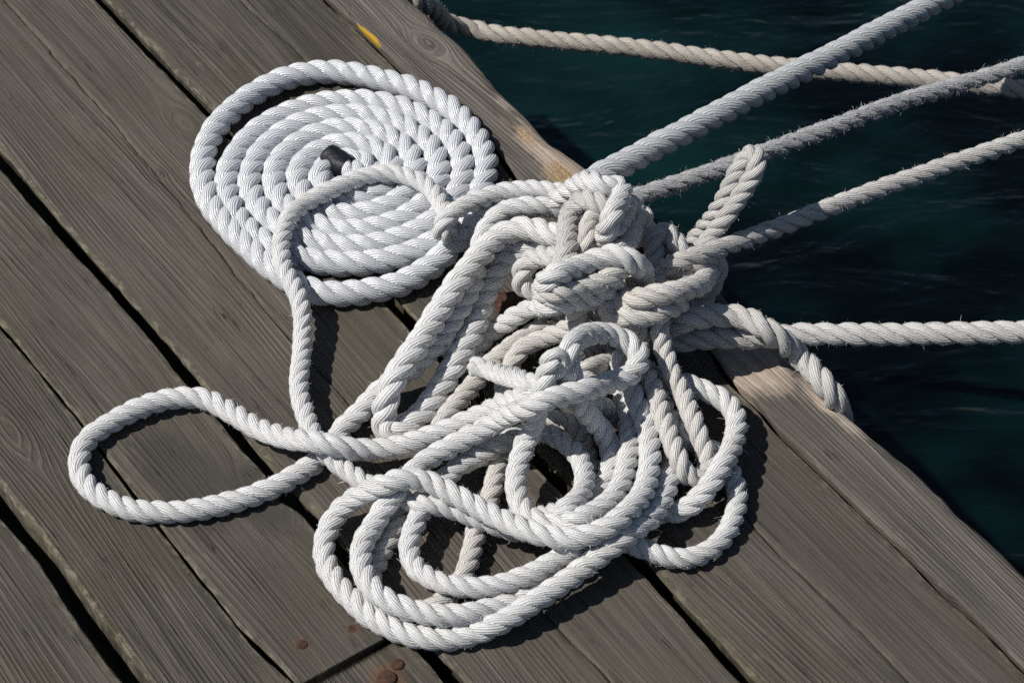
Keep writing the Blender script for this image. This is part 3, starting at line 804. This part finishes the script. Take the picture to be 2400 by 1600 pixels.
rope('hitch_rope', 'worn rope hitched over the level mooring line and hanging off the beam', 'rope',
     [(1560, 772, 1.2), (1590, 756, 1.5), (1618, 748, 1.7), (1664, 741, 2.0), (1710, 739, 2.3), (1755, 748, 2.6), (1790, 768, 2.8), (1824, 790, 2.4), (1854, 814, 1.7),
      (1877, 840, 1.2), (1900, 863, .9), (1922, 887, .7), (1942, 912, .35), (1960, 940, -.5), (1970, 975, -1.8), (1975, 1020, -3.5)],
     0.0106, M_LINE, fuzz=16, fray=0.04, pitch=2.6)
rope('mooring_line', 'tan mooring line low over the water at the top, crossing behind the others', 'mooring line',
     [(950, -40, -1.5), (985, 0, -2.5), (1018, 24, -4), (1045, 52, -6), (1106, 68, -7), (1174, 82, -7), (1310, 96, -7), (1480, 112, -7), (1600, 127, -7), (1770, 150, -7),
      (2042, 175, -7), (2212, 190, -7), (2399, 210, -7), (2700, 245, -7)], 0.0104, M_TAN, fixed=True, fuzz=16, fray=0.04, pitch=2.7)

# ---- settle the ropes on each other: move contacts apart along the sight line so that the crossings keep their place
cin = np.array([st(u, v) for u, v in BIN]); cin = cin[np.argsort(cin[:, 0])]
cou = np.array([st(u, v) for u, v in BOUT]); cou = cou[np.argsort(cou[:, 0])]


def floor_z(C):
    s, t = C @ AX, C @ PX
    ti = np.interp(s, cin[:, 0], cin[:, 1])
    to = np.interp(s, cou[:, 0], cou[:, 1])
    f = np.where(t < ti - 0.004, 0.0, BEAM_TOP)
    return np.where(t > to - 0.004, -9.0, f)


def settle(iters=70):
    sub = [r_['C'][::2] for r_ in ROPES]
    ids = np.concatenate([np.full(len(c), i) for i, c in enumerate(sub)])
    arc = np.concatenate([np.arange(len(c)) * 0.006 for c in sub])
    rad = np.concatenate([np.full(len(c), ROPES[i]['r']) for i, c in enumerate(sub)])
    pri = np.concatenate([r_['H'][::2] for r_ in ROPES])
    fix = np.array([r_['fixed'] for r_ in ROPES])[ids]
    sp = np.array([r_['selfpush'] for r_ in ROPES])[ids]
    C = np.concatenate(sub)
    C0 = C.copy()
    n = len(C)
    ray = C - CAMV
    ray /= np.linalg.norm(ray, axis=1)[:, None]
    same = ids[:, None] == ids[None, :]
    ok = (~same) | ((np.abs(arc[:, None] - arc[None, :]) > 0.07) & sp[:, None])
    # candidate pairs by their distance across the sight line (this never changes)
    ii, jj = np.nonzero(ok & (np.abs(C0[:, None, 0] - C0[None, :, 0]) < 0.03))
    keep = pri[ii] > pri[jj] + 0.02            # ii is the upper rope
    ii, jj = ii[keep], jj[keep]
    d0 = C0[ii] - C0[jj]
    along = np.einsum('ij,ij->i', d0, ray[jj])
    lat = np.linalg.norm(d0 - along[:, None] * ray[jj], axis=1)
    tgt = 0.90 * (rad[ii] + rad[jj])
    k = lat < tgt * 0.97
    ii, jj, lat, tgt = ii[k], jj[k], lat[k], tgt[k]
    need = np.sqrt(np.maximum(tgt ** 2 - lat ** 2, 0))
    base = np.linalg.norm(C0 - CAMV, axis=1)
    off = np.zeros(n)                          # metres towards the camera
    starts = np.concatenate([[0], np.cumsum([len(c) for c in sub])])
    fz = floor_z(C0)
    for it in range(iters):
        dep = base - off
        lack = need - (dep[jj] - dep[ii])
        # only real contacts: the ropes are near each other in depth as well
        act = (lack > 0) & (lack < 0.055)
        up = np.zeros(n); dn = np.zeros(n)
        np.maximum.at(up, ii[act], lack[act])
        np.maximum.at(dn, jj[act], lack[act])
        mv = 0.35 * up - 0.22 * dn
        mv[fix] = 0
        off += mv
        for a, b in zip(starts[:-1], starts[1:]):
            o = np.pad(off[a:b], 2, mode='edge')
            off[a:b] = 0.5 * off[a:b] + 0.5 * (o[:-4] * 0.1 + o[1:-3] * 0.25 + o[2:-2] * 0.3 + o[3:-1] * 0.25 + o[4:] * 0.1)
        z = C0[:, 2] - ray[:, 2] * off
        low = (fz + rad) - z
        m_ = (low > 0) & ~fix & (fz > -1)
        off[m_] += low[m_] / -ray[m_, 2]
    for i, r_ in enumerate(ROPES):
        a, b = starts[i], starts[i + 1]
        full = np.interp(np.arange(len(r_['C'])), np.arange(0, len(r_['C']), 2), off[a:b])
        if len(full) > 10:
            for _ in range(2):
                full[1:-1] = 0.25 * full[:-2] + 0.5 * full[1:-1] + 0.25 * full[2:]
        rr_ = r_['C'] - CAMV
        rr_ /= np.linalg.norm(rr_, axis=1)[:, None]
        r_['C'] = r_['C'] - rr_ * full[:, None]


settle()



def build_rope(r_, seed):
    C, r = r_['C'], r_['r']
    g = np.random.default_rng(seed)
    # finer steps
    d = np.concatenate([[0], np.cumsum(np.linalg.norm(np.diff(C, axis=0), axis=1))])
    n = max(8, int(d[-1] / 0.0027))
    s = np.linspace(0, d[-1], n)
    C = np.stack([np.interp(s, d, C[:, k]) for k in range(3)], 1)
    T = np.gradient(C, axis=0)
    T /= np.linalg.norm(T, axis=1)[:, None] + 1e-12
    N = np.zeros_like(C)
    a = np.cross(T[0], [0, 0, 1.0])
    if np.linalg.norm(a) < 1e-3: a = np.array([1.0, 0, 0])
    N[0] = a / np.linalg.norm(a)
    for i in range(1, n):
        v = N[i - 1] - T[i] * (N[i - 1] @ T[i])
        N[i] = v / (np.linalg.norm(v) + 1e-12)
    B = np.cross(T, N)
    pitch = r_['pitch'] * 2 * r
    root = empty(r_['name'], tuple(C[int(n / 2)] * np.array([1, 1, 0]) + np.array([0, 0, max(0, C[:, 2].min() - r)])))
    tag(root, r_['label'], r_['cat'], r_['group'])
    ph0 = g.uniform(0, 6.28)
    wob = vnoise(n, 16, seed + 3, 0.22)            # uneven lay
    ang_base = ph0 + 2 * math.pi * s / pitch + wob
    rs_, ro = r * 0.480, r * 0.56
    m = 20
    step = 2 * math.pi / m
    fuzz_v, fuzz_f, fn = [], [], 0
    for k in range(3):
        ang = ang_base + 2 * math.pi * k / 3 + vnoise(n, 10, seed * 5 + k, 0.07)
        rad_dir = N * np.cos(ang)[:, None] + B * np.sin(ang)[:, None]
        off = ro * (1 + vnoise(n, 12, seed * 7 + k, 0.05))
        SC = C + rad_dir * off[:, None]
        ST = np.gradient(SC, axis=0)
        ST /= np.linalg.norm(ST, axis=1)[:, None] + 1e-12
        E1 = rad_dir - ST * np.einsum('ij,ij->i', rad_dir, ST)[:, None]
        E1 /= np.linalg.norm(E1, axis=1)[:, None] + 1e-12
        E2 = np.cross(ST, E1)
        th = np.arange(m)[None, :] * step - (2 * math.pi * 1.15 * s / pitch)[:, None]
        ridge = 1 + g.normal(0, 0.010 + r_['fray'], (n, m))
        # yarns are not all equally full
        ridge = ridge * (1 + np.repeat(g.uniform(-0.035, 0.035, m // 2), 2)[None, :])
        ss = rs_ * (1 + vnoise(n, 9, seed * 11 + k, 0.045))
        # strands are squashed where they face outwards
        rr = ss[:, None] * ridge * (1 - 0.06 * np.maximum(np.cos(th), 0) + 0.05 * np.abs(np.sin(th)))
        V = SC[:, None, :] + (E1[:, None, :] * np.cos(th)[..., None] + E2[:, None, :] * np.sin(th)[..., None]) * rr[..., None]
        idx = np.arange(n * m).reshape(n, m)
        nx = np.roll(idx, -1, 1)
        q = np.stack([idx[:-1], nx[:-1], nx[1:], idx[1:]], -1).reshape(-1, 4)
        V = V.reshape(-1, 3)
        # rounded ends
        caps = []
        Vx = [V]
        base = n * m
        for row, sgn in ((0, -1), (n - 1, 1)):
            tip = SC[row] + ST[row] * sgn * rs_ * 0.45
            ringv = SC[row] + (V[row * m:(row + 1) * m] - SC[row]) * 0.72 + ST[row] * sgn * rs_ * 0.3
            Vx.append(ringv); Vx.append(tip[None])
            rb = base; tb = base + m; base += m + 1
            a_ = idx[row]; b_ = np.arange(rb, rb + m)
            for j in range(m):
                j2 = (j + 1) % m
                e1 = [a_[j], a_[j2], b_[j2], b_[j]]
                e2 = [b_[j], b_[j2], tb, tb]
                caps.append(e1 if sgn > 0 else e1[::-1])
        V2 = np.vstack(Vx)
        # tip fan as quads over pairs
        fan = []
        base = n * m
        for row, sgn in ((0, -1), (n - 1, 1)):
            b_ = np.arange(base, base + m); tb = base + m; base += m + 1
            for j in range(0, m, 2):
                e = [b_[j], b_[(j + 1) % m], b_[(j + 2) % m], tb]
                fan.append(e if sgn > 0 else e[::-1])
        F = np.concatenate([q, np.array(caps), np.array(fan)])
        yarn = np.zeros((len(V2), 3), dtype=np.float32)
        yy = np.stack([np.repeat((s * 55)[:, None], m, 1), np.cos(np.arange(m) * step)[None, :].repeat(n, 0) * 9, np.sin(np.arange(m) * step)[None, :].repeat(n, 0) * 9 + k * 31 + seed], -1)
        yarn[:n * m] = yy.reshape(-1, 3)
        turn = np.zeros((len(V2), 3), dtype=np.float32)
        turn[:, 0] = 1
        turn[:n * m] = np.stack([np.cos(np.arange(m) * step)[None, :].repeat(n, 0), np.sin(np.arange(m) * step)[None, :].repeat(n, 0), np.zeros((n, m))], -1).reshape(-1, 3)
        o = mesh_obj('strand', V2, F, r_['mat'], None, True, dict(yarn=yarn, turn=turn))
        parent_keep(o, root)
        # loose fibres
        nf = int(r_['fuzz'] * 6.0 * d[-1] * 100 / 3)
        if nf:
            fi = g.integers(2, n - 2, nf)
            fa = g.uniform(-1.9, 1.9, nf)
            out = E1[fi] * np.cos(fa)[:, None] + E2[fi] * np.sin(fa)[:, None]
            p0 = SC[fi] + out * rs_ * 0.9
            ln = g.gamma(1.7, 0.0010, nf)[:, None] * (1.0 if r_['fuzz'] < 20 else 1.15)
            dr = out * g.uniform(0.35, 1.0, (nf, 1)) + ST[fi] * g.normal(0, 0.9, (nf, 1)) + g.normal(0, 0.35, (nf, 3))
            dr /= np.linalg.norm(dr, axis=1)[:, None]
            side = np.cross(dr, g.normal(0, 1, (nf, 3)))
            side /= np.linalg.norm(side, axis=1)[:, None] + 1e-9
            wv = side * g.uniform(0.00007, 0.00017, (nf, 1))
            p1 = p0 + dr * ln * 0.55 + g.normal(0, 0.0003, (nf, 3))
            p2 = p1 + (dr * 0.5 + g.normal(0, 0.45, (nf, 3))) * ln * 0.5
            vv = np.stack([p0 - wv, p0 + wv, p1 + wv * .8, p1 - wv * .8, p2 + wv * .4, p2 - wv * .4], 1).reshape(-1, 3)
            b0 = np.arange(nf)[:, None] * 6 + fn
            fuzz_v.append(vv)
            fuzz_f.append(np.concatenate([b0 + [0, 1, 2, 3], b0 + [3, 2, 4, 5]]))
            fn += nf * 6
    if fuzz_v:
        fo = mesh_obj('fuzz', np.vstack(fuzz_v), np.vstack(fuzz_f), r_['mat'], None, True)
        tag(fo, kind='stuff')
        parent_keep(fo, root)
    r_['root'], r_['T'], r_['N'], r_['B'], r_['Cf'] = root, T, N, B, C
    return root


for i, r_ in enumerate(ROPES):
    build_rope(r_, 101 + i * 17)


def sleeve(r_, at_end, length, rad, mat, name, lobes=0.03):
    """a tube round one end of a rope, with a closed rounded tip"""
    C, T, N, B = r_['Cf'], r_['T'], r_['N'], r_['B']
    d = np.concatenate([[0], np.cumsum(np.linalg.norm(np.diff(C, axis=0), axis=1))])
    sel = (d[-1] - d <= length) if at_end else (d <= length)
    ii = np.nonzero(sel)[0]
    if not at_end: ii = ii[::-1]
    nseg = 24
    rings = []
    rr = np.random.default_rng(5)
    prof = [(i, rad * (0.97 if k == 0 else 1.0), 0.0) for k, i in enumerate(ii)]
    e = ii[-1]; sg = 1 if at_end else -1
    prof += [(e, rad * 0.99, 0.0020), (e, rad * 0.94, 0.0026), (e, rad * 0.55, 0.0027), (e, rad * 0.05, 0.0022)]
    for (i, q, ex) in prof:
        a = np.arange(nseg) * 2 * math.pi / nseg
        wob = 1 + lobes * np.cos(3 * a + i * 0.35) + rr.normal(0, 0.006 + lobes * 0.15, nseg)
        rings.append(C[i] + T[i] * sg * ex + (N[i] * np.cos(a)[:, None] + B[i] * np.sin(a)[:, None]) * q * wob[:, None])
    V = np.vstack(rings)
    m = len(prof)
    idx = np.arange(m * nseg).reshape(m, nseg)
    nx = np.roll(idx, -1, 1)
    F = np.stack([idx[:-1], nx[:-1], nx[1:], idx[1:]], -1).reshape(-1, 4)
    if not at_end: F = F[:, ::-1]
    o = mesh_obj(name, V, F, mat, None, True)
    parent_keep(o, r_['root'])
    return o


t_ = sleeve(coil, True, 0.026, 0.0131, M_TAPE, 'end_tape')
tag(t_, 'black tape round the inner end of the coil')

# ------------------------------------------------------------------ the rusty cleat under the knot
cl = empty('mooring_cleat', tuple(P(1330, 720, 0)))
tag(cl, 'rusty iron mooring cleat almost hidden under the knot', 'cleat')


def box_part(name, c, ax, half, parent, mat, bevel=0.25):
    ax = np.array(ax) / np.linalg.norm(ax)
    ay = np.array([-ax[1], ax[0], 0]); az = np.array([0, 0, 1.0])
    vs_ = []
    b = min(half) * bevel
    for zz, inset in ((-half[2], 0), (half[2] - b, 0), (half[2], b)):
        for sx, sy in ((-1, -1), (1, -1), (1, 1), (-1, 1)):
            for ox, oy in ((b, 0), (0, b)) if sx * sy > 0 else ((0, b), (b, 0)):
                vs_.append(np.array(c) + ax * sx * (half[0] - inset - ox) + ay * sy * (half[1] - inset - oy) + az * zz)
    f = []
    for L_ in range(2):
        for k in range(8):
            k2 = (k + 1) % 8
            f.append((L_ * 8 + k, L_ * 8 + k2, L_ * 8 + 8 + k2, L_ * 8 + 8 + k))
    f += [(16, 17, 18, 19), (16, 19, 20, 23), (20, 21, 22, 23)]
    o = mesh_obj(name, vs_, f, mat, None, False)
    parent_keep(o, parent)
    return o


pa, pb = P(1165, 735, 0), P(1440, 690, 0)
dirc = (pb - pa)
box_part('base_plate', (pa + pb) / 2 + np.array([0, 0, 0.003]), dirc, (np.linalg.norm(dirc) / 2, 0.020, 0.003), cl, M_RUST)
c0g = np.array([c0[0], c0[1], 0])
for sgn in (-1, 1):
    box_part('post', c0g + dirc / np.linalg.norm(dirc) * 0.016 * sgn + np.array([0, 0, 0.035]), dirc, (0.009, 0.010, 0.032), cl, M_RUST)
box_part('horn', c0g + np.array([0, 0, 0.068]), dirc, (0.055, 0.009, 0.006), cl, M_RUST)
bp = P(1177, 716, 0.006)
vs_, fs_ = [], []
for (x, z) in ((0.0042, 0), (0.0042, 0.0016), (0.003, 0.0026), (0.0003, 0.003)):
    for k in range(12):
        a = 2 * math.pi * k / 12
        vs_.append((bp[0] + x * math.cos(a), bp[1] + x * math.sin(a), 0.006 + z))
for i in range(3):
    for k in range(12):
        k2 = (k + 1) % 12
        fs_.append((i * 12 + k, i * 12 + k2, i * 12 + 12 + k2, i * 12 + 12 + k))
parent_keep(mesh_obj('bolt', vs_, fs_, M_RUST), cl)
